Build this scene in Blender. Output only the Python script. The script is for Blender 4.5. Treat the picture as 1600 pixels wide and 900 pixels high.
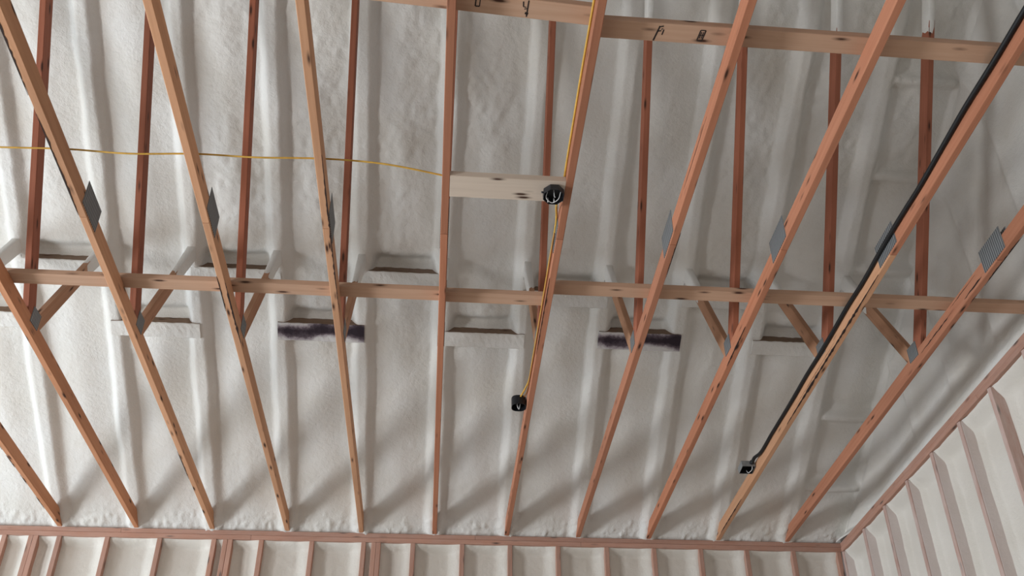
import bpy, bmesh, math, random
import numpy as np
from mathutils import Vector, Matrix

for o in list(bpy.data.objects): bpy.data.objects.remove(o)
scene = bpy.context.scene
C = scene.collection
random.seed(7)

# ------------------------------------------------------------------ camera
F, YAW, PITCH, ROLL = 1336.74, 0.084666, 0.547117, -0.0015586
EYE = Vector((0.0, 0.0, 1.68))
fw = Vector((math.sin(YAW)*math.cos(PITCH), math.cos(YAW)*math.cos(PITCH), math.sin(PITCH)))
rt = Vector((math.cos(YAW), -math.sin(YAW), 0))
up = rt.cross(fw)
r2 = math.cos(ROLL)*rt + math.sin(ROLL)*up
u2 = -math.sin(ROLL)*rt + math.cos(ROLL)*up
cd = bpy.data.cameras.new('camera'); cam = bpy.data.objects.new('camera', cd); C.objects.link(cam)
cam.matrix_world = Matrix(((r2.x, u2.x, -fw.x, EYE.x), (r2.y, u2.y, -fw.y, EYE.y), (r2.z, u2.z, -fw.z, EYE.z), (0, 0, 0, 1)))
cd.sensor_fit = 'HORIZONTAL'; cd.sensor_width = 36; cd.lens = F*36/1600; cd.clip_start = .02
scene.camera = cam

# ------------------------------------------------------------------ world, light, exposure
w = bpy.data.worlds.new('world'); scene.world = w; w.use_nodes = True
w.node_tree.nodes['Background'].inputs[0].default_value = (.72, .85, 1, 1)
w.node_tree.nodes['Background'].inputs[1].default_value = 0.6
def daylight(name, loc, rot, sx, sy, power, col):
    l = bpy.data.lights.new(name, 'AREA'); l.shape = 'RECTANGLE'; l.size = sx; l.size_y = sy; l.energy = power; l.color = col
    o = bpy.data.objects.new(name, l); C.objects.link(o); o.location = loc; o.rotation_euler = rot; return o
R = math.radians
XL, YB = -8.0, -5.25          # left wall, back wall
# daylight entering through the openings of the left and back walls
daylight('daylight_left_window', (XL+.03, .4, 1.4), (0, R(-90), 0), 1.3, 2.4, 600, (.95, .975, 1))
daylight('daylight_left_door', (XL+.03, 5.0, 1.5), (0, R(-90), 0), 2.6, 3.2, 370, (.80, .91, 1))
daylight('daylight_back_door', (-3.0, YB+.03, 1.35), (R(-90), 0, R(180)), 1.5, 2.1, 85, (1, .91, .82))
scene.view_settings.view_transform = 'Standard'
scene.view_settings.look = 'None'
scene.view_settings.exposure = -0.17
scene.view_settings.gamma = 1

# ------------------------------------------------------------------ measured layout (metres)
S = .6096                     # truss spacing
X0 = -.04248
YW = 7.25546                  # inner face of the far wall
ZC = 1.97571 + EYE.z          # top of the far wall plate
XR = 3.47916                  # inner face of the gable wall
PB = 1/6                      # pitch of the bottom chords
M = .77                       # pitch of the roof
YA = 1.0                      # apex line
TX = lambda k: X0 + k*S
CZ = lambda y: ZC + PB*(YW-y)           # underside of the bottom chords
RZ = lambda y: ZC + M*(YW-y)            # underside of the foam-covered top chords
NO = Vector((0, M, 1)).normalized()     # outward normal of the roof
SL = Vector((0, -1, M)).normalized()    # up-slope

# ------------------------------------------------------------------ materials
def mat(name):
    m = bpy.data.materials.new(name); m.use_nodes = True
    nt = m.node_tree; b = nt.nodes['Principled BSDF']; b.inputs['Specular IOR Level'].default_value = .25
    return m, nt, b
def N(nt, t, **kw):
    n = nt.nodes.new(t)
    for k, v in kw.items():
        if k in n.inputs: n.inputs[k].default_value = v
        else: setattr(n, k, v)
    return n
def ramp(nt, fac, stops):
    r = nt.nodes.new('ShaderNodeValToRGB'); e = r.color_ramp.elements
    while len(e) < len(stops): e.new(.5)
    for i, (p, c) in enumerate(stops): e[i].position = p; e[i].color = (*c, 1)
    nt.links.new(fac, r.inputs[0]); return r.outputs[0]
def mixc(nt, fac, a, b, blend='MIX'):
    m = nt.nodes.new('ShaderNodeMix'); m.data_type = 'RGBA'; m.blend_type = blend
    for i, v in ((0, fac), (6, a), (7, b)):
        if hasattr(v, 'is_linked'): nt.links.new(v, m.inputs[i])
        else: m.inputs[i].default_value = v if i == 0 else (*v, 1)
    return m.outputs[2]
def mapping(nt, vec, scale):
    m = N(nt, 'ShaderNodeMapping'); m.inputs['Scale'].default_value = scale; nt.links.new(vec, m.inputs[0]); return m.outputs[0]

def wood(name, ca, cb, knot=(.06, .025, .015), dust=0.0, hue=.25):
    m, nt, b = mat(name); L = nt.links
    tc = N(nt, 'ShaderNodeTexCoord'); oi = N(nt, 'ShaderNodeObjectInfo')
    mu = N(nt, 'ShaderNodeMath', operation='MULTIPLY'); mu.inputs[1].default_value = 57.0; L.new(oi.outputs['Random'], mu.inputs[0])
    ad = N(nt, 'ShaderNodeVectorMath', operation='ADD'); L.new(tc.outputs['Object'], ad.inputs[0]); L.new(mu.outputs[0], ad.inputs[1])
    v = ad.outputs[0]
    g = N(nt, 'ShaderNodeTexNoise', Scale=1.0, Detail=5.0, Roughness=.6); L.new(mapping(nt, v, (1.6, 46, 46)), g.inputs['Vector'])
    big = N(nt, 'ShaderNodeTexNoise', Scale=1.0, Detail=2.0); L.new(mapping(nt, v, (.9, 5, 5)), big.inputs['Vector'])
    col = ramp(nt, g.outputs[0], [(.3, ca), (.7, cb)])
    mid = tuple((x+y)/2 for x, y in zip(ca, cb))
    tone = ramp(nt, big.outputs[0], [(.3, tuple(x*.8 for x in mid)), (.7, tuple(min(1, x*1.22) for x in mid))])
    col = mixc(nt, .45, col, tone)
    rnd = ramp(nt, oi.outputs['Random'], [(0, (.8, .76, .72)), (.5, (1, 1, 1)), (1, (1.12, 1.04, .96))])
    col = mixc(nt, hue*3 if hue*3 < 1 else 1.0, col, rnd, 'MULTIPLY')
    # knots
    vo = N(nt, 'ShaderNodeTexVoronoi', Scale=1.0); L.new(mapping(nt, v, (4.6, 19, 19)), vo.inputs['Vector'])
    kf = ramp(nt, vo.outputs['Distance'], [(.08, (1, 1, 1)), (.16, (.35, .35, .35)), (.24, (0, 0, 0))])
    col = mixc(nt, kf, col, knot)
    if dust > 0:
        dn = N(nt, 'ShaderNodeTexNoise', Scale=1.0, Detail=6.0, Roughness=.65); L.new(mapping(nt, v, (5, 22, 22)), dn.inputs['Vector'])
        df = ramp(nt, dn.outputs[0], [(.35, (dust*.4,)*3), (.72, (min(1, dust*1.5),)*3)])
        col = mixc(nt, df, col, (.66, .58, .54))
    L.new(col, b.inputs['Base Color']); b.inputs['Roughness'].default_value = .72
    bp = N(nt, 'ShaderNodeBump', Strength=.25, Distance=.004); L.new(g.outputs[0], bp.inputs['Height']); L.new(bp.outputs[0], b.inputs['Normal'])
    return m

def foam_mat(name, c1=(.74, .73, .70), c2=(.66, .63, .575), lump=1.0):
    m, nt, b = mat(name); L = nt.links
    tc = N(nt, 'ShaderNodeTexCoord'); v = tc.outputs['Object']
    n1 = N(nt, 'ShaderNodeTexNoise', Scale=2.2, Detail=4.0); L.new(v, n1.inputs['Vector'])
    n2 = N(nt, 'ShaderNodeTexNoise', Scale=34.0, Detail=3.0, Roughness=.6); L.new(v, n2.inputs['Vector'])
    n3 = N(nt, 'ShaderNodeTexNoise', Scale=140.0, Detail=2.0); L.new(v, n3.inputs['Vector'])
    L.new(ramp(nt, n1.outputs[0], [(.35, c1), (.75, c2)]), b.inputs['Base Color'])
    a = N(nt, 'ShaderNodeMath', operation='MULTIPLY_ADD'); a.inputs[1].default_value = .3
    L.new(n3.outputs[0], a.inputs[0]); L.new(n2.outputs[0], a.inputs[2])
    bp = N(nt, 'ShaderNodeBump', Strength=.45*lump, Distance=.012); L.new(a.outputs[0], bp.inputs['Height']); L.new(bp.outputs[0], b.inputs['Normal'])
    b.inputs['Roughness'].default_value = .6
    return m

def plain(name, col, rough=.5, metal=0.0, spec=.4):
    m, nt, b = mat(name)
    tc = N(nt, 'ShaderNodeTexCoord'); n = N(nt, 'ShaderNodeTexNoise', Scale=30.0, Detail=3.0); nt.links.new(tc.outputs['Object'], n.inputs['Vector'])
    nt.links.new(ramp(nt, n.outputs[0], [(.3, tuple(c*.82 for c in col)), (.7, tuple(min(1, c*1.12) for c in col))]), b.inputs['Base Color'])
    b.inputs['Roughness'].default_value = rough; b.inputs['Metallic'].default_value = metal; b.inputs['Specular IOR Level'].default_value = spec
    return m

MW_CHORD = wood('fir_chord', (.42, .185, .098), (.57, .295, .165))
MW_TAN = wood('tan_fir_chord', (.50, .25, .135), (.67, .38, .225))
MW_RED = wood('red_fir_chord', (.36, .14, .078), (.50, .23, .14))
MW_WEB_SHADED = wood('shaded_fir_web', (.27, .09, .05), (.40, .15, .09))  # fir tinted darker and redder, shade on the long webs put into colour
MW_BARE_SHADED = wood('shaded_bare_block_edge', (.17, .11, .075), (.27, .185, .13))  # uncoated wood edge, coloured darker to deepen the shade in the recess
MW_SHORT = wood('brown_fir_web', (.36, .185, .105), (.50, .285, .175))
MW_BRACE = wood('pine_brace', (.50, .305, .20), (.63, .415, .295), hue=.12)
MW_BLOCK = wood('pale_pine_block', (.60, .49, .40), (.70, .59, .49), hue=.1)
MW_PLATE = wood('fir_plate', (.36, .17, .115), (.48, .265, .19), dust=.14, hue=.15)
MW_DUSTY = wood('dusty_stud', (.40, .21, .16), (.53, .32, .26), dust=.5, hue=.1)
M_BARK = plain('bark', (.035, .018, .014), .9)
M_FOAM = foam_mat('spray_foam')
M_FOAMW = foam_mat('wall_foam', (.73, .70, .645), (.66, .625, .56), .7)
M_FILM = foam_mat('thin_foam_film', (.74, .67, .645), (.64, .55, .51), .6)
M_BLACK = plain('black_plastic_and_box_shade', (.012, .013, .016), .35)
M_CABLE = plain('black_cable_jacket', (.008, .008, .009), .55)
M_YEL = plain('yellow_cable_jacket', (.62, .36, .06), .5)
M_YELDK = plain('copper_wire', (.30, .12, .03), .4)
M_STEEL = plain('galvanised_box', (.30, .31, .315), .5, .35)
M_DARKBOX = plain('dark_steel_box', (.05, .052, .058), .4, .5)
M_WHITEWIRE = plain('white_wire', (.7, .7, .7), .4)
M_INK = plain('stamp_ink', (.03, .02, .018), .8)
M_CONC = plain('concrete', (.34, .31, .28), .8)
M_SHEATH = plain('painted_sheathing', (.20, .19, .18), .8)
M_GAL, _nt, _b = mat('galvanised_plate')
_tc = N(_nt, 'ShaderNodeTexCoord'); _w = N(_nt, 'ShaderNodeTexWave', Scale=19.0, Distortion=.6); _w.bands_direction = 'X'
_nt.links.new(_tc.outputs['Object'], _w.inputs['Vector'])
_nt.links.new(ramp(_nt, _w.outputs['Fac'], [(.2, (.10, .105, .11)), (.7, (.27, .28, .285))]), _b.inputs['Base Color'])
_bp = N(_nt, 'ShaderNodeBump', Strength=.6, Distance=.003); _nt.links.new(_w.outputs['Fac'], _bp.inputs['Height']); _nt.links.new(_bp.outputs[0], _b.inputs['Normal'])
_b.inputs['Metallic'].default_value = .35; _b.inputs['Roughness'].default_value = .55
# black overspray on the pale blocking
M_SPRAY, _nt, _b = mat('oversprayed_block')
_tc = N(_nt, 'ShaderNodeTexCoord'); _sp = N(_nt, 'ShaderNodeSeparateXYZ'); _nt.links.new(_tc.outputs['Object'], _sp.inputs[0])
_n = N(_nt, 'ShaderNodeTexNoise', Scale=14.0, Detail=8.0, Roughness=.75); _nt.links.new(_tc.outputs['Object'], _n.inputs['Vector'])
_n2 = N(_nt, 'ShaderNodeTexNoise', Scale=5.0, Detail=1.0); _nt.links.new(_tc.outputs['Object'], _n2.inputs['Vector'])
_ab = N(_nt, 'ShaderNodeMath', operation='ABSOLUTE'); _ad = N(_nt, 'ShaderNodeMath', operation='ADD'); _ad.inputs[1].default_value = .012
_nt.links.new(_sp.outputs['Y'], _ad.inputs[0]); _nt.links.new(_ad.outputs[0], _ab.inputs[0])
_m1 = N(_nt, 'ShaderNodeMath', operation='MULTIPLY_ADD'); _m1.inputs[1].default_value = -6.5; _nt.links.new(_ab.outputs[0], _m1.inputs[0]); _nt.links.new(_n2.outputs[0], _m1.inputs[2])
_m2 = N(_nt, 'ShaderNodeMath', operation='MULTIPLY_ADD'); _m2.inputs[1].default_value = .6; _nt.links.new(_n.outputs[0], _m2.inputs[0]); _nt.links.new(_m1.outputs[0], _m2.inputs[2])
_nt.links.new(ramp(_nt, _m2.outputs[0], [(.34, (.62, .60, .59)), (.48, (.34, .30, .32)), (.58, (.10, .075, .09)), (.74, (.03, .02, .028))]), _b.inputs['Base Color'])
_b.inputs['Roughness'].default_value = .7

# ------------------------------------------------------------------ helpers
def link(name, me, m, parent=None):
    o = bpy.data.objects.new(name, me); C.objects.link(o)
    if m and not me.materials: me.materials.append(m)
    if parent: o.parent = parent
    return o
def tag(o, label, cat, group=None):
    o['label'] = label; o['category'] = cat
    if group: o['group'] = group
    return o
def empty(name, loc):
    o = bpy.data.objects.new(name, None); C.objects.link(o); o.location = loc; o.empty_display_size = .1; return o
def wloc(o):
    return o.location if o.parent is None else o.location + wloc(o.parent)
_cache = {}
def board_mesh(L, wd, dp, m, ch=.0025):
    key = (round(L, 4), round(wd, 4), round(dp, 4), m.name)
    if key in _cache: return _cache[key]
    a, b = wd/2, dp/2
    sec = [(-a+ch, -b), (a-ch, -b), (a, -b+ch), (a, b-ch), (a-ch, b), (-a+ch, b), (-a, b-ch), (-a, -b+ch)]
    vs = [(0, y, z) for y, z in sec] + [(L, y, z) for y, z in sec]
    fs = [tuple(range(7, -1, -1)), tuple(range(8, 16))] + [(i, (i+1) % 8, 8+(i+1) % 8, 8+i) for i in range(8)]
    me = bpy.data.meshes.new('board'); me.from_pydata(vs, [], fs); me.materials.append(m)
    _cache[key] = me; return me
def board(name, P0, P1, wd, dp, m, parent=None, side=Vector((1, 0, 0))):
    """timber from P0 to P1 (world), wd measured along `side`, dp across it"""
    P0, P1 = Vector(P0), Vector(P1); ax = (P1-P0).normalized(); z = ax.cross(side).normalized(); y = z.cross(ax)
    o = link(name, board_mesh((P1-P0).length, wd, dp, m), m, parent)
    base = wloc(parent) if parent else Vector()
    p = P0-base
    o.matrix_basis = Matrix(((ax.x, y.x, z.x, p.x), (ax.y, y.y, z.y, p.y), (ax.z, y.z, z.z, p.z), (0, 0, 0, 1)))
    return o
def poly_mesh(name, vs, fs, m, parent=None, smooth=False):
    me = bpy.data.meshes.new(name); base = wloc(parent) if parent else Vector()
    me.from_pydata([tuple(Vector(v)-base) for v in vs], [], fs); me.materials.append(m)
    if smooth: me.polygons.foreach_set('use_smooth', [True]*len(me.polygons))
    return link(name, me, m, parent)
def tube(name, pts, r, m, parent=None, seg=8, sub=6, flat=1.0):
    """smooth cable through points"""
    P = [Vector(p) for p in pts]; Q = []
    for i in range(len(P)-1):
        a, b, c, d = P[max(i-1, 0)], P[i], P[i+1], P[min(i+2, len(P)-1)]
        for j in range(sub):
            t = j/sub; Q.append(.5*((2*b)+(c-a)*t+(2*a-5*b+4*c-d)*t*t+(3*b-a-3*c+d)*t**3))
    Q.append(P[-1]); vs = []; fs = []
    for i, q in enumerate(Q):
        t = (Q[min(i+1, len(Q)-1)]-Q[max(i-1, 0)]).normalized()
        n = t.cross(Vector((0, 0, 1)));  n = n.normalized() if n.length > 1e-4 else Vector((1, 0, 0)); bn = t.cross(n)
        for j in range(seg):
            a = 2*math.pi*j/seg; vs.append(q+n*(r*math.cos(a))+bn*(r*flat*math.sin(a)))
    for i in range(len(Q)-1):
        for j in range(seg): fs.append((i*seg+j, i*seg+(j+1) % seg, (i+1)*seg+(j+1) % seg, (i+1)*seg+j))
    fs += [tuple(range(seg-1, -1, -1)), tuple((len(Q)-1)*seg+j for j in range(seg))]
    return poly_mesh(name, vs, fs, m, parent, True)

rng = np.random.default_rng(5)
_lat = rng.random((256, 256))
def vnoise(x, y):
    xi = np.floor(x).astype(int); yi = np.floor(y).astype(int); u = x-xi; v = y-yi
    u = u*u*(3-2*u); v = v*v*(3-2*v); g = lambda a, b: _lat[a % 256, b % 256]
    return (g(xi, yi)*(1-u)+g(xi+1, yi)*u)*(1-v)+(g(xi, yi+1)*(1-u)+g(xi+1, yi+1)*u)*v-.5
def fbm(x, y, o=3):
    r = 0; a = 1
    for i in range(o): r = r+a*vnoise(x*2**i+i*17.3, y*2**i+i*9.1); a *= .5
    return r
def sst(a, b, x):
    t = np.clip((x-a)/(b-a), 0, 1); return t*t*(3-2*t)
def grid_mesh(name, P, m, parent=None, flip=False):
    """P: (nu, nv, 3) array of world points"""
    nu, nv = P.shape[:2]; idx = np.arange(nu*nv).reshape(nu, nv)
    q = np.stack([idx[:-1, :-1], idx[1:, :-1], idx[1:, 1:], idx[:-1, 1:]], -1).reshape(-1, 4)
    if flip: q = q[:, ::-1]
    base = np.array(wloc(parent)) if parent else np.zeros(3)
    me = bpy.data.meshes.new(name); me.vertices.add(nu*nv); me.vertices.foreach_set('co', (P-base).reshape(-1).astype(np.float32))
    me.loops.add(q.size); me.polygons.add(len(q))
    me.loops.foreach_set('vertex_index', q.reshape(-1).astype(np.int32))
    me.polygons.foreach_set('loop_start', np.arange(0, q.size, 4, dtype=np.int32))
    me.polygons.foreach_set('loop_total', np.full(len(q), 4, dtype=np.int32))
    me.update(calc_edges=True); me.polygons.foreach_set('use_smooth', [True]*len(q)); me.materials.append(m)
    return link(name, me, m, parent)
def box_pts(a, b):
    (x0, y0, z0), (x1, y1, z1) = a, b
    vs = [(x, y, z) for z in (z0, z1) for x, y in ((x0, y0), (x1, y0), (x1, y1), (x0, y1))]
    return vs, [(3, 2, 1, 0), (4, 5, 6, 7), (0, 1, 5, 4), (1, 2, 6, 5), (2, 3, 7, 6), (3, 0, 4, 7)]
def multi_box(name, boxes, m, parent=None):
    vs, fs = [], []
    for a, b in boxes:
        v, f = box_pts(a, b); n = len(vs); vs += v; fs += [tuple(i+n for i in q) for q in f]
    return poly_mesh(name, vs, fs, m, parent)
def struct(o, label, cat='structure'):
    o['kind'] = 'structure'; o['label'] = label; o['category'] = cat; return o

# ------------------------------------------------------------------ room shell
struct(multi_box('floor', [((XL-.2, YB-.2, -.15), (XR+.2, YW+.2, 0))], M_CONC), 'smooth grey concrete floor below the trusses', 'floor')
# left wall with a window and a wide door opening, back wall with a door opening (all behind or beside the camera)
gl = lambda y: ZC + M*(min(YW-y, y-YB))
wl = multi_box('wall_left', [((XL-.15, YB, 0), (XL, -.8, ZC)), ((XL-.15, -.8, 0), (XL, 1.6, .75)), ((XL-.15, -.8, 2.05), (XL, 1.6, ZC)),
      ((XL-.15, 1.6, 0), (XL, 3.4, ZC)), ((XL-.15, 3.4, 0), (XL, 6.6, .2)), ((XL-.15, 3.4, 2.8), (XL, 6.6, ZC)), ((XL-.15, 6.6, 0), (XL, YW+.15, ZC))], M_SHEATH)
struct(wl, 'pale left wall with window and door openings', 'wall')
poly_mesh('gable', [(XL, YB, ZC), (XL, YW+.1, ZC), (XL, YA, RZ(YA)+.2), (XL-.15, YB, ZC), (XL-.15, YW+.1, ZC), (XL-.15, YA, RZ(YA)+.2)],
          [(0, 1, 2), (5, 4, 3), (0, 3, 4, 1), (1, 4, 5, 2), (2, 5, 3, 0)], M_SHEATH, wl)
wb = multi_box('wall_back', [((XL, YB-.15, 0), (-3.8, YB, ZC)), ((-3.8, YB-.15, 2.45), (-2.2, YB, ZC)), ((-2.2, YB-.15, 0), (XR+.15, YB, ZC))], M_SHEATH)
struct(wb, 'pale back wall with a door opening', 'wall')

# ---- ceiling: spray foam between and over the top chords
BLOCKS = {-6: 5.80, -5: 5.46, -4: 5.83, -3: 5.47, -2: 5.81, -1: 5.45, 0: 5.82, 1: 5.53, 2: 5.79, 3: 5.50, 4: 5.80}   # bay -> mid y on the roof
RUNGS = [4.14, 4.69, 5.27, 6.29, 6.82]
xs = np.concatenate([np.linspace(XL-.1, -3.95, 28)[:-1], np.arange(-3.95, XR+.15, .0135)])
ys = np.concatenate([np.arange(YW+.10, 2.6, -.0155), np.linspace(2.58, YA, 24)])
XX, YY = np.meshgrid(xs, ys, indexing='ij')
kk = np.round((XX-X0)/S); kk = np.minimum(kk, 6); dd = np.abs(XX-(X0+kk*S))
dd = dd + .012*fbm(XX*2+3, YY*3.1, 2) + .006*fbm(XX*9, YY*14, 2)
bay = np.floor((XX-X0)/S)
bx = (XX-X0)/S-bay                                  # 0..1 inside the bay
valley = .067 + .020*fbm(XX*1.7+5, YY*1.1, 3) - .022*np.exp(-((bx-.5)/.22)**2)
valley = valley*(.55+.45*sst(YW-.05, YW-.75, YY))
H = valley*sst(.030, .098, dd)
for b, yb in BLOCKS.items():                        # recess on the up-slope side of each blocking piece, foam fillet below it
    inb = (bay == b)*sst(.06, .11, dd)
    H = H + inb*(.11 if b in (-3, -1) else .09)*np.exp(-((YY-(yb-.085))/.040)**2) - inb*.018*np.exp(-((YY-(yb+.12))/.06)**2)
for yb in RUNGS:
    inb = (bay == 5)*sst(.05, .1, dd)
    H = H - inb*.050*np.exp(-((YY-yb)/.032)**4) + inb*.02*np.exp(-((YY-(yb-.09))/.04)**2)
# foam climbing down the webs where they enter the roof
for k in range(-6, 6):
    dx = np.abs(XX-TX(k)); H = H - .035*np.exp(-(dx/.05)**2-((YY-5.33)/.11)**2) - .03*np.exp(-(dx/.05)**2-((YY-3.45)/.10)**2)
# scalloped spray texture
tex = .010*fbm(XX*11, YY*9+XX*3, 3) + .010*fbm(XX*24, YY*40, 2) + .008*fbm(XX*7, YY*.8, 2)
patch = (.3+1.0*sst(-.15, .35, fbm(XX*1.3+9, YY*1.6+4, 2)))*(.35+.65*sst(6.2, 4.9, YY))
H = H + tex*patch*(.4+.6*sst(.04, .1, dd))
H = H - .012*np.maximum(0, fbm(XX*40, YY*30, 2))*sst(YW-.22, YW-.03, YY)*2
P = np.stack([XX, YY+H*NO.y, ZC+M*(YW-YY)+H*NO.z], -1)
ceiling = struct(grid_mesh('ceiling', P, M_FOAM), 'white spray foam insulation covering the sloped roof deck', 'ceiling')
poly_mesh('back_slope', [(XL-.1, YA, RZ(YA)+.05), (XR+.2, YA, RZ(YA)+.05), (XR+.2, YB-.2, RZ(YA)+.05-M*(YA-YB+.2)), (XL-.1, YB-.2, RZ(YA)+.05-M*(YA-YB+.2))], [(0, 1, 2, 3)], M_SHEATH, ceiling)

def lumpy_block(name, x0, x1, yc, wid, thick, m, seed):
    """foam-dusted flat blocking between two top chords; local X along the ridge line, Y down-slope"""
    nx, sec = 26, []
    ch = .006; a = wid/2
    for (y, z) in [(-a, thick), (-a, ch), (-a+ch, 0), (-a*.33, 0), (a*.33, 0), (a-ch, 0), (a, ch), (a, thick)]: sec.append((y, z))
    vs = []; fs = []; L = x1-x0; r = random.Random(seed)
    for i in range(nx+1):
        for (y, z) in sec:
            vs.append((L*i/nx-L/2, y+r.uniform(-.002, .002), z+r.uniform(-.0015, .0015)))
    n = len(sec)
    for i in range(nx):
        for j in range(n-1): fs.append((i*n+j, i*n+j+1, (i+1)*n+j+1, (i+1)*n+j))
        fs.append((i*n+n-1, i*n, (i+1)*n, (i+1)*n+n-1))
    fs += [tuple(range(n-1, -1, -1)), tuple(nx*n+j for j in range(n))]
    me = bpy.data.meshes.new(name); me.from_pydata(vs, [], fs)
    o = link(name, me, m, ceiling)
    me.materials.append(MW_BARE_SHADED)
    for i in range(nx): me.polygons[i*n].material_index = 1
    ex, ez = Vector((1, 0, 0)), NO; ey = -SL
    p = Vector(((x0+x1)/2, yc, RZ(yc))) - NO*.016
    o.matrix_basis = Matrix(((ex.x, ey.x, ez.x, p.x), (ex.y, ey.y, ez.y, p.y), (ex.z, ey.z, ez.z, p.z), (0, 0, 0, 1)))
    return o
for b, yb in BLOCKS.items():
    spray = b in (-2, 2)
    o = lumpy_block('roof_blocking', TX(b)-.018, TX(b+1)+.018, yb, .145 if spray else .12, .10, M_SPRAY if spray else M_FOAM, b)
    if spray: o['label'] = 'pale blocking with black spray paint marks'

# ---- far wall: foam between 16 inch studs, double top plate
FS = [-3.50, -3.293, -3.073, -2.695, -2.279, -1.844, -1.752, -1.462, -1.051, -.626, -.542, -.218, .193, .596, 1.003, 1.419, 1.827, 2.233, 2.637, 3.049, 3.452]
PT = .0762
xs = np.concatenate([np.linspace(XL, -3.7, 12)[:-1], np.arange(-3.7, XR+.05, .011)])
zs = np.concatenate([np.linspace(0, 2.9, 8)[:-1], np.arange(2.9, ZC-PT+.004, .012), [ZC-PT+.002]])
XX, ZZ = np.meshgrid(xs, zs, indexing='ij')
ds = np.min(np.abs(XX[..., None]-np.array(FS)), -1)
dep = .095 + .012*fbm(XX*3, ZZ*4, 3)
dep = dep*(.5+.5*sst(.02, .13, ds))*(.35+.65*sst(ZC-PT, ZC-PT-.07, ZZ)) + .004*fbm(XX*24, ZZ*24, 3)
wf = struct(grid_mesh('wall_far', np.stack([XX, YW+np.maximum(dep, .008), ZZ], -1), M_FOAMW, flip=False), 'far wall of studs with cream spray foam between them', 'wall')
for i, x in enumerate(FS):
    wd = .038
    board('stud', (x, YW+.07, 0), (x, YW+.07, ZC-PT-.001), wd, .14, MW_PLATE, wf)
board('stud', (-3.255, YW+.07, 0), (-3.255, YW+.07, ZC-PT-.001), .038, .14, MW_PLATE, wf)
board('stud', (-1.712, YW+.07, 0), (-1.712, YW+.07, ZC-PT-.001), .038, .14, MW_PLATE, wf)
board('stud', (-.503, YW+.071, 0), (-.503, YW+.071, ZC-PT-.001), .038, .14, MW_PLATE, wf)
for j, xa in enumerate((XL, -1.55, 1.2)):
    xb = (-1.55, 1.2, XR)[j]; board('top_plate', (xa+.001, YW+.07, ZC-PT*.75), (xb-.001, YW+.07, ZC-PT*.75), .14, .037, MW_PLATE, wf, side=Vector((0, 1, 0)))
for xa, xb in ((XL, -2.6), (-2.6, .3), (.3, XR+.1)):
    board('cap_plate', (xa+.001, YW+.073, ZC-PT*.25), (xb-.001, YW+.073, ZC-PT*.25), .14, .037, MW_PLATE, wf, side=Vector((0, 1, 0)))

# ---- right gable wall: raked double plate, studs at 16 inches, deep foam bays
YSTUD = [YW-.018] + [6.7755-.4064*i+.019 for i in range(-0, 11)]
YSTUD = [y for y in YSTUD if y > 2.2]
ysr = np.concatenate([np.linspace(YB, 2.5, 10)[:-1], np.arange(2.5, YW+.04, .0115)])
vsr = np.concatenate([[0, .006], np.arange(.018, 2.9, .022), [3.4, 4.2, 4.95]])
YY, VV = np.meshgrid(ysr, vsr, indexing='ij')
zt = np.where(YY > YA, ZC+PB*(YW-YY), ZC+PB*(YW-2*YA+YY))-PT
ds = np.min(np.abs(YY[..., None]-np.array(YSTUD)), -1)
sg = np.zeros_like(YY)
dep = .118 + .010*fbm(YY*3+7, VV*2.0, 3)
dep = dep*(.66+.34*sst(.018, .075, ds))*(.25+.75*sst(0, .10, VV)) + .004*fbm(YY*14, VV*14, 3)
wr = struct(grid_mesh('wall_right', np.stack([XR+np.maximum(dep, .006), YY, np.maximum(zt-VV, 0)], -1), M_FOAMW), 'right gable wall of studs with white foam between them under a raked plate', 'wall')
rp = lambda y, dz: Vector((XR+.07, y, CZ(y)+dz))
for y in YSTUD:
    board('stud', (XR+.07, y, 0), (XR+.07, y, CZ(y)-PT-.006), .14, .038, MW_DUSTY, wr)
for y in YSTUD:
    if y > 5.0: board('foam_film', (XR+.072, y-.0208, 1.2), (XR+.072, y-.0208, CZ(y)-PT-.012), .128, .003, M_FILM, wr)
for ya, yb in ((YW+.0, 4.9), (4.898, YA)):
    board('top_plate', rp(ya, -PT*.75), rp(yb, -PT*.75), .14, .037, MW_PLATE, wr)
for ya, yb in ((YW+.0, 6.0), (5.998, YA)):
    board('cap_plate', rp(ya, -PT*.25)+Vector((.003, 0, 0)), rp(yb, -PT*.25)+Vector((.003, 0, 0)), .14, .037, MW_PLATE, wr)
# foam over the gable truss, from the plate up to the roof
ysr = np.concatenate([np.linspace(YA, 2.5, 8)[:-1], np.arange(2.5, YW-.005, .016)])
tv = np.linspace(0, 1, 150)
YY, TT = np.meshgrid(ysr, tv, indexing='ij')
zb = CZ(YY)-.002; ztop = RZ(YY)+.16; ZZ = zb+(ztop-zb)*TT
v = ZZ-zb; tor = RZ(YY)-ZZ
xg = XR+.022 + .085*sst(0, .07, v) + .014*fbm(YY*2.3, ZZ*2.0, 3) + .004*fbm(YY*13, ZZ*13, 3)
xg = xg - .03*np.exp(-((v-.045)/.03)**2)*0 + .03*sst(.12, .2, v)
for yv in (5.9, 5.3, 4.7, 4.1, 3.5, 2.9): xg = xg - .03*np.exp(-((YY-yv)/.04)**2)*sst(.15, .3, v)
xg = xg - .07*np.exp(-(np.maximum(tor, -.02)/.10)**2)
grid_mesh('gable_foam', np.stack([xg, YY, ZZ], -1), M_FOAM, wr, flip=True)

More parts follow.
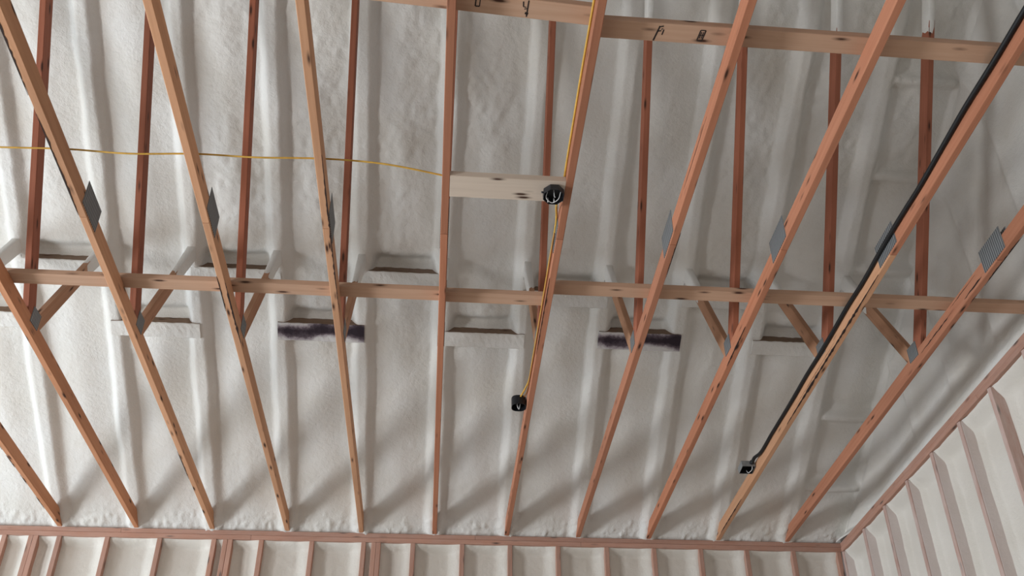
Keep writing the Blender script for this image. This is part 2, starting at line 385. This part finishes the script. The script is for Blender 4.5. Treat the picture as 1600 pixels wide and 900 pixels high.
# ------------------------------------------------------------------ trusses
TL = {-5: 'roof truss at the far left, only its lowest stretch in view above the far wall',
      -4: 'roof truss second from the left, chord leaving the frame halfway up its left edge',
      -3: 'roof truss third from the left, with ribbed splice plate and dark bark edges',
      -2: 'roof truss fourth from the left, with a ribbed splice plate on its right face',
      -1: 'roof truss fifth from the left, pale bottom chord left of the head-on one',
      0: 'roof truss seen head-on, its bottom chord running straight up the middle',
      1: 'roof truss carrying the two black round electrical boxes and yellow cable',
      2: 'roof truss just right of the black round electrical boxes, grey splice plate',
      3: 'roof truss just left of the thick black cable',
      4: 'roof truss with the thick black cable and square steel box',
      5: 'rightmost roof truss, reddish cracked chord beside the gable wall'}
CH = .0889
def plate_part(name, parent, pts, x, t=.0025):
    """thin steel plate parallel to the truss plane; pts are (y, z) world"""
    n = len(pts); yc = sum(p[0] for p in pts)/n; zc = sum(p[1] for p in pts)/n
    key = (name, tuple((round(p[0]-yc, 3), round(p[1]-zc, 3)) for p in pts))
    if key not in _cache:
        vs = [(sx*t/2, y-yc, z-zc) for sx in (-1, 1) for y, z in pts]
        # object coordinates: X thickness, Y along
        fs = [tuple(range(n-1, -1, -1)), tuple(range(n, 2*n))]+[(i, (i+1) % n, n+(i+1) % n, n+i) for i in range(n)]
        vs = [(y, xx, z) for xx, y, z in vs]
        fs = [f[::-1] for f in fs]
        me = bpy.data.meshes.new(name); me.from_pydata(vs, [], [f[::-1] for f in fs]); me.materials.append(M_GAL); _cache[key] = me
    o = link(name, _cache[key], None, parent); base = wloc(parent)
    o.matrix_basis = Matrix(((0, 1, 0, x-base.x), (1, 0, 0, yc-base.y), (0, 0, 1, zc-base.z), (0, 0, 0, 1)))
    return o
def bark_strip(parent, k, side, y0, y1, seed, h0=0.0, wmax=.010):
    """ragged dark wane along a lower edge (side -1 left, +1 right) or crack on a side face at height h0"""
    r = random.Random(seed); n = max(6, int((y1-y0)/.02)); vs = []; fs = []
    x = TX(k)+side*.019
    for i in range(n+1):
        y = y0+(y1-y0)*i/n; wv = wmax*r.uniform(.25, 1)*min(1, 4*i/n+.1, 4*(n-i)/n+.1)
        jz = r.uniform(-.002, .002)
        z = CZ(y)+h0+jz
        if h0 == 0: vs += [(x-side*wv, y, CZ(y)-.0012), (x+side*.0012, y, CZ(y)-.0012), (x+side*.0012, y, CZ(y)+wv*.8)]
        else: vs += [(x+side*.0012, y, z-wv*.4), (x+side*.0018, y, z), (x+side*.0012, y, z+wv*.4)]
    for i in range(n):
        for j in (0, 1): fs.append((i*3+j, i*3+j+1, i*3+j+4, i*3+j+3))
    o = poly_mesh('bark_edge' if h0 == 0 else 'crack', vs, fs, M_BARK, parent); return o
def sleeve(parent, P0, P1, wd, dp, seed):
    """ragged foam skin around the roof end of a web"""
    P0, P1 = Vector(P0), Vector(P1); ax = (P1-P0).normalized(); sx = Vector((1, 0, 0)); z = ax.cross(sx).normalized()
    r = random.Random(seed); n, sgm = 9, 16; vs = []; fs = []
    for i in range(n+1):
        t = i/n; g = .0015+.012*t
        for j in range(sgm):
            a = 2*math.pi*j/sgm; c, s_ = math.cos(a), math.sin(a)
            e = .35; px = math.copysign(abs(c)**e, c)*(wd/2+g); pz = math.copysign(abs(s_)**e, s_)*(dp/2+g)
            off = (r.uniform(-.025, .025) if i == 0 else 0)
            vs.append(P0+(P1-P0)*t+ax*off+sx*(px+r.uniform(-.0015, .0015))+z*(pz+r.uniform(-.0015, .0015)))
    for i in range(n):
        for j in range(sgm): fs.append((i*sgm+j, i*sgm+(j+1) % sgm, (i+1)*sgm+(j+1) % sgm, (i+1)*sgm+j))
    return poly_mesh('foam_coating', vs, fs, M_FOAM, parent, True)

trusses = {}
for k in range(-5, 6):
    x = TX(k); t = empty('roof_truss', (x, YW, ZC)); trusses[k] = t
    tag(t, TL[k], 'truss', 'roof trusses across the room')
    J = random.Random(k+50); j = lambda a: J.uniform(-a, a)
    ca = CH/2/math.cos(math.atan(PB))
    c = lambda y: Vector((x, y, CZ(y)+ca))
    ysp = 3.70
    mlo = {-3: MW_TAN, -2: MW_TAN, -1: MW_TAN, 4: MW_TAN}.get(k, MW_RED if k >= 0 else MW_CHORD)
    mhi = {-3: MW_TAN, -2: MW_TAN, -1: MW_TAN}.get(k, MW_RED if k >= 0 else MW_CHORD)
    board('bottom_chord', c(YW+.06), c(ysp+.0015), .038, CH, mlo, t)
    board('bottom_chord', c(ysp-.0015), c(YA), .038, CH, mhi, t)
    # embedded top chord
    tcp = lambda y: Vector((x, y, RZ(y)))+NO*(.022+.07)
    board('top_chord', tcp(YW+.0), tcp(YA), .038, .14, MW_CHORD, t)
    # long web up towards the ridge, short web towards the eave
    n0 = Vector((x, 4.655, CZ(4.655)+CH-.02)); d1 = Vector((0, -1, 1.74)).normalized(); w1 = n0+d1*2.75
    board('long_web', n0, w1, .0375, .0889, MW_WEB_SHADED, t)
    n1 = Vector((x, 4.715, CZ(4.715)+CH-.03)); d2 = Vector((0, 1, 1.60)).normalized()
    board('short_web', n1, n1+d2*1.26, .0373, .0889, MW_SHORT, t)
    sleeve(t, n1+d2*(.76+j(.06)), n1+d2*1.24, .0373, .0889, k)
    sleeve(t, n0+d1*((2.02 if k > 1 else 2.28)+j(.05)), n0+d1*2.72, .0375, .0889, k+90)
    # pressed steel plates on both faces
    for sd in (-1, 1):
        px = x+sd*(.019+.0014)
        sk = j(.01)
        plate_part('splice_plate', t, [(3.600, CZ(3.600)+.012), (3.600, CZ(3.600)+.148), (3.815, CZ(3.815)+.148), (3.815, CZ(3.815)+.012)], px)
        plate_part('gusset_plate', t, [(4.630, CZ(4.630)+.052), (4.630, CZ(4.630)+.150), (4.742, CZ(4.742)+.158), (4.742, CZ(4.742)+.060)], px)
        # corner of the top-chord plate peeking out of the foam
        ye = 5.40; plate_part('gusset_plate', t, [(ye-.02, RZ(ye)-.012), (ye-.02, RZ(ye)+.12), (ye+.05, RZ(ye)+.06), (ye+.02, RZ(ye)-.030)], px)
bark_strip(trusses[-3], -3, -1, 2.15, 2.95, 1); bark_strip(trusses[-3], -3, -1, 3.05, 3.68, 2); bark_strip(trusses[-3], -3, -1, 6.0, 6.4, 22, wmax=.005)
bark_strip(trusses[-2], -2, 1, 4.15, 4.7, 3, wmax=.008); bark_strip(trusses[-2], -2, -1, 4.1, 4.4, 33, wmax=.006)
bark_strip(trusses[-1], -1, 1, 3.2, 4.3, 4, wmax=.007)
for a, b in ((5.85, 6.05), (6.12, 6.3), (6.4, 6.55), (6.75, 6.95)): bark_strip(trusses[-5], -5, 1 if 0 else -1, a, b, int(a*10), wmax=.007)
bark_strip(trusses[1], 1, -1, 4.0, 4.7, 5, wmax=.005)
bark_strip(trusses[2], 2, -1, 2.9, 3.35, 6, h0=.05, wmax=.007); bark_strip(trusses[2], 2, 1, 3.6, 3.95, 61, wmax=.006)
bark_strip(trusses[3], 3, -1, 4.35, 4.75, 7, wmax=.008)
bark_strip(trusses[4], 4, -1, 3.85, 5.4, 8, wmax=.012); bark_strip(trusses[4], 4, -1, 6.5, 7.1, 81, wmax=.006)
bark_strip(trusses[4], 4, -1, 4.5, 5.2, 83, h0=.02, wmax=.006)
bark_strip(trusses[5], 5, -1, 4.2, 4.6, 9, h0=.04, wmax=.014); bark_strip(trusses[5], 5, -1, 3.85, 4.05, 91, h0=.02, wmax=.016)
bark_strip(trusses[5], 5, 1, 3.5, 3.9, 92, wmax=.010); bark_strip(trusses[5], 5, -1, 3.9, 4.2, 93, h0=.07, wmax=.006)

# ------------------------------------------------------------------ braces on top of the chords
EX = Vector((1, 0, 0))
def flat_brace(name, xa, xb, yc, wd, h, m, label, dy=0.0, group='braces laid flat across the bottom chords'):
    yb = yc+dy
    a = Vector((xa, yc, CZ(yc)+h+.0195)); b = Vector((xb, yb, CZ(yb)+h+.0195))
    o = board(name, a, b, wd, .038, m, None, side=Vector((0, 1, -PB)).normalized())
    return tag(o, label, 'brace', group)
hC = CH/math.cos(math.atan(PB))+.0005
flat_brace('lateral_brace', -4.05, TX(0)+.015, 4.310, .0889, hC, MW_BRACE, 'pale lateral brace across the left chords at mid height, ending at the head-on truss')
flat_brace('lateral_brace', TX(0)+.016, TX(1)+.018, 4.318, .0889, hC, MW_BRACE, 'short lateral brace between the head-on truss and the truss with round boxes')
flat_brace('lateral_brace', TX(1)-.018, XR+.10, 4.212, .0889, hC, MW_BRACE, 'pale lateral brace across the right chords, its right end buried in gable foam')
ub = flat_brace('lateral_brace', TX(1)-.018, XR+.08, 2.515, .0889, hC, MW_BRACE, 'stamped brace across the right-hand chords at the upper right', .012)
ub2 = flat_brace('lateral_brace', -1.0, TX(1)+.018, 2.378, .0889, hC, MW_BRACE, 'stamped brace at the top edge, crossing the head-on truss', .085)
# ink stamps on the underside of the upper brace (local X along the board, Y across, underside at +Z or -Z)
def stamp(parent, cx, strokes, sc=1.0, yc=2.515):
    inv = parent.matrix_basis.inverted()
    vs, fs = [], []
    for (x0, y0, x1, y1, wd) in strokes:
        a = Vector((x0, y0)); b = Vector((x1, y1)); d = (b-a).normalized(); n = Vector((-d.y, d.x))*wd*.75
        q = [a-n, b-n, b+n, a+n]; i = len(vs)
        for p in q:
            yy = yc-p.y*sc; vs.append(Vector((cx+p.x*sc, yy, CZ(yy)+hC-.0004)))
        fs.append((i, i+1, i+2, i+3))
    me = bpy.data.meshes.new('grade_stamp'); me.from_pydata([tuple(inv @ v_) for v_ in vs], [], fs); me.materials.append(M_INK)
    return link('grade_stamp', me, M_INK, parent)
stamp(ub, .845, [(-.012, -.038, .004, .034, .005), (.004, .030, .020, .034, .004), (-.003, .008, .014, .012, .004), (.020, -.008, .024, .018, .004), (.012, .018, .020, .022, .003)])
stamp(ub, 1.035, [(-.012, -.022, -.006, .026, .004), (-.006, .026, .016, .026, .0035), (.016, .026, .010, -.024, .004), (-.012, -.024, .010, -.026, .0035), (-.004, -.014, .000, .018, .003), (.004, -.014, .008, .018, .003), (-.009, .002, .012, .002, .003)])
stamp(ub2, .065, [(-.010, -.02, -.006, .03, .004), (-.010, -.02, .008, -.02, .004), (.008, -.02, .010, .02, .003)], yc=2.425)
stamp(ub2, .265, [(.008, -.04, .012, .036, .004), (-.010, .030, -.008, .006, .004), (-.008, .006, .004, .004, .003), (.000, -.022, .014, -.026, .007), (-.004, -.004, .008, -.002, .003)], yc=2.44)

# blocking between the head-on truss and the next one
bl = board('chord_blocking', (TX(0)+.0195, 3.362, CZ(3.362)+.0195), (TX(1)-.0195, 3.362, CZ(3.362)+.0195), .14, .038, MW_BLOCK, None, side=Vector((0, 1, -PB)).normalized())
tag(bl, 'pale wide wooden blocking between two chords holding the dark octagonal box', 'blocking')

# ------------------------------------------------------------------ electrical boxes
def ring(cx, cy, r, n, ph, z, sq=0.0):
    return [(cx+r*math.cos(ph+2*math.pi*i/n), cy+r*math.sin(ph+2*math.pi*i/n), z) for i in range(n)]
def open_box(name, parent, outline, zt, zb, wall, m, m_in):
    """box open at the bottom: outline list of (x, y) local, from zt (closed) down to zb"""
    n = len(outline); cx = sum(p[0] for p in outline)/n; cy = sum(p[1] for p in outline)/n
    inn = [(cx+(x-cx)*(1-wall), cy+(y-cy)*(1-wall)) for x, y in outline]
    vs = [(x, y, zt) for x, y in outline]+[(x, y, zb) for x, y in outline]+[(x, y, zb) for x, y in inn]+[(x, y, zt-.003) for x, y in inn]
    fs = [tuple(range(n))]
    for a in range(3): fs += [(a*n+i, (a+1)*n+i, (a+1)*n+(i+1) % n, a*n+(i+1) % n) for i in range(n)]
    fs.append(tuple(3*n+i for i in range(n-1, -1, -1)))
    me = bpy.data.meshes.new(name); me.from_pydata(vs, [], fs); me.materials.append(m); me.materials.append(m_in)
    for i, p in enumerate(me.polygons):
        if i > 2*n: p.material_index = 1
    bm = bmesh.new(); bm.from_mesh(me); bmesh.ops.recalc_face_normals(bm, faces=bm.faces); bm.to_mesh(me); bm.free()
    return link(name, me, None, parent)
oct_ = lambda r, ph=math.pi/8: [(r*math.cos(ph+i*math.pi/4), r*math.sin(ph+i*math.pi/4)) for i in range(8)]
# octagonal box under the blocking
bxp = Vector((.492, 3.358, CZ(3.358)-.0015))
e1 = tag(empty('octagon_box', bxp), 'dark octagonal electrical box under the pale blocking beside the chord', 'electrical box', 'electrical boxes'); TILT = -math.atan(PB); e1.rotation_euler.x = TILT
open_box('box_body', e1, oct_(.055), -.002, -.038, .05, M_DARKBOX, M_BLACK)  # inner faces black: shade inside the open steel box painted in
tube('wire', [bxp+Vector(p) for p in ((-.03, -.01, -.010), (-.035, .015, -.032), (-.005, .035, -.042), (.025, .015, -.036), (.035, -.012, -.012))], .0022, M_WHITEWIRE, e1, 6)
tube('wire', [bxp+Vector(p) for p in ((.00, -.02, -.008), (.004, .0, -.036), (.012, .016, -.020), (.004, .02, -.008))], .0018, M_WHITEWIRE, e1, 6)
for sx in (-.025, .006): link('screw', bpy.data.meshes.new('tmp'), None, e1) if 0 else tube('screw', [bxp+Vector((sx, .03, -.012)), bxp+Vector((sx, .03, -.044))], .003, M_WHITEWIRE, e1, 6, 1)
tube('cable_clamp', [bxp+Vector((-.050, -.012, -.022)), bxp+Vector((-.062, -.014, -.022))], .005, M_DARKBOX, e1, 8, 1)
# round black plastic box on the left face of the same truss further down
bp2 = Vector((TX(1)-.0205-.050, 5.335, CZ(5.335)+.085))
e2 = tag(empty('round_box', bp2), 'black round plastic electrical box hanging low beside the chord', 'electrical box', 'electrical boxes'); e2.rotation_euler.x = TILT
open_box('box_body', e2, [(.05*math.copysign(abs(math.cos(a))**.8, math.cos(a)), .05*math.copysign(abs(math.sin(a))**.8, math.sin(a))) for a in [2*math.pi*i/20 for i in range(20)]], 0, -.068, .07, M_BLACK, M_BLACK)
for sx, a in ((-.016, .01), (.012, -.006)):
    tube('wire', [bp2+Vector(p) for p in ((sx, -.01, -.02), (sx+a, .0, -.066), (sx+a*1.5, .012, -.074), (sx, .02, -.03))], .0018, M_WHITEWIRE, e2, 6)
tube('nail_bracket', [bp2+Vector((.045, -.02, -.03)), bp2+Vector((.0497, -.02, -.03))], .012, M_BLACK, e2, 8, 1)
# square steel box on the left face of the truss with the black cable
bp3 = Vector((TX(4)-.0205-.056, 6.137, CZ(6.137)+.092))
e3 = tag(empty('square_box', bp3), 'square grey steel junction box at the end of the black cable', 'electrical box', 'electrical boxes'); e3.rotation_euler.x = TILT*1.6
q = .051; open_box('box_body', e3, [(-q, -q), (q, -q), (q, q), (-q, q)], 0, -.048, .05, M_STEEL, M_BLACK)  # grey steel outside, inside coloured black for the shade within
tube('cable_clamp', [bp3+Vector((.022, -.050, -.024)), bp3+Vector((.026, -.070, -.012))], .014, M_BLACK, e3, 10, 1)
tube('wire', [bp3+Vector(p) for p in ((.028, -.045, -.03), (.034, -.01, -.049), (.018, .035, -.049), (.012, .046, -.02))], .0026, M_WHITEWIRE, e3, 6)
multi_box('mounting_bracket', [((bp3.x+q, bp3.y-.04, bp3.z-.046), (bp3.x+q+.0045, bp3.y+.05, bp3.z-.005))], M_BLACK, e3)

# ------------------------------------------------------------------ cables
top = lambda y, e=0: CZ(y)+hC+e
pts = [(TX(-5)-.9, 3.30, top(3.30, .02))]
for k in range(-5, 0):
    pts += [(TX(k), 3.37-.012*(k+5), top(3.37-.012*(k+5), .006)), (TX(k)+.3, 3.35-.012*(k+5), top(3.35, -.010-.008*(k % 2)))]
pts += [(TX(0)-.03, 3.345, CZ(3.345)+.056), (TX(0), 3.350, CZ(3.35)+.050), (TX(0)+.04, 3.355, CZ(3.355)+.046), (TX(0)+.3, 3.37, CZ(3.37)+.044), (.48, 3.37, CZ(3.37)+.044)]
tag(tube('yellow_cable', pts, .0058, M_YEL, None, 8, 6, .6), 'yellow cable strung across the left chords to the pale blocking', 'cable', 'yellow cables')
xl = TX(1)-.019-.005
pts = [(xl, y, CZ(y)+h) for y, h in ((YA+.05, .06), (1.8, .066), (2.3, .062), (2.7, .070), (3.0, .062), (3.22, .056), (3.30, .048), (3.37, .046))]
tag(tube('yellow_cable', pts, .0058, M_YEL, None, 8, 6), 'yellow cable running down the chord from the top edge to the octagonal box', 'cable', 'yellow cables')
xl2 = TX(1)-.019-.006
pts = [(.515, 3.41, CZ(3.41)-.03), (.525, 3.50, CZ(3.5)+.03)]+[(xl2, y, CZ(y)+h) for y, h in ((3.65, .060), (4.0, .058), (4.4, .052), (4.8, .056), (5.05, .060))]+[(xl2-.012, 5.18, CZ(5.18)+.075), (bp2.x+.01, 5.285, bp2.z-.002), (bp2.x, 5.30, bp2.z-.02)]
tag(tube('yellow_cable', pts, .0058, M_YEL, None, 8, 6), 'yellow cable along the chord from the octagonal box to the black round box', 'cable', 'yellow cables')
pts = [(xl2-.001, y, CZ(y)+h) for y, h in ((3.70, .044), (4.0, .040), (4.4, .036), (4.8, .040), (5.1, .046))]+[(xl2-.001, 5.24, CZ(5.24)+.07), (bp2.x+.03, 5.30, bp2.z-.002)]
tag(tube('thin_wire', pts, .0042, M_YELDK, None, 6, 6), 'thin brown wire beside the yellow cable below the octagonal box', 'cable')
r4 = random.Random(4)
xl4 = TX(4)-.019-.0135
pts = [(xl4+r4.uniform(-.003, .002)*(1), y, CZ(y)+.074+r4.uniform(-.008, .002)) for y in np.arange(1.1, 6.0, .24)]
pts += [(bp3.x+.03, 6.02, CZ(6.02)+.086), (bp3.x+.026, 6.07, bp3.z-.012)]
tag(tube('black_cable', pts, .0125, M_CABLE, None, 10, 6), 'thick black cable running down the chord to the square steel box', 'cable')
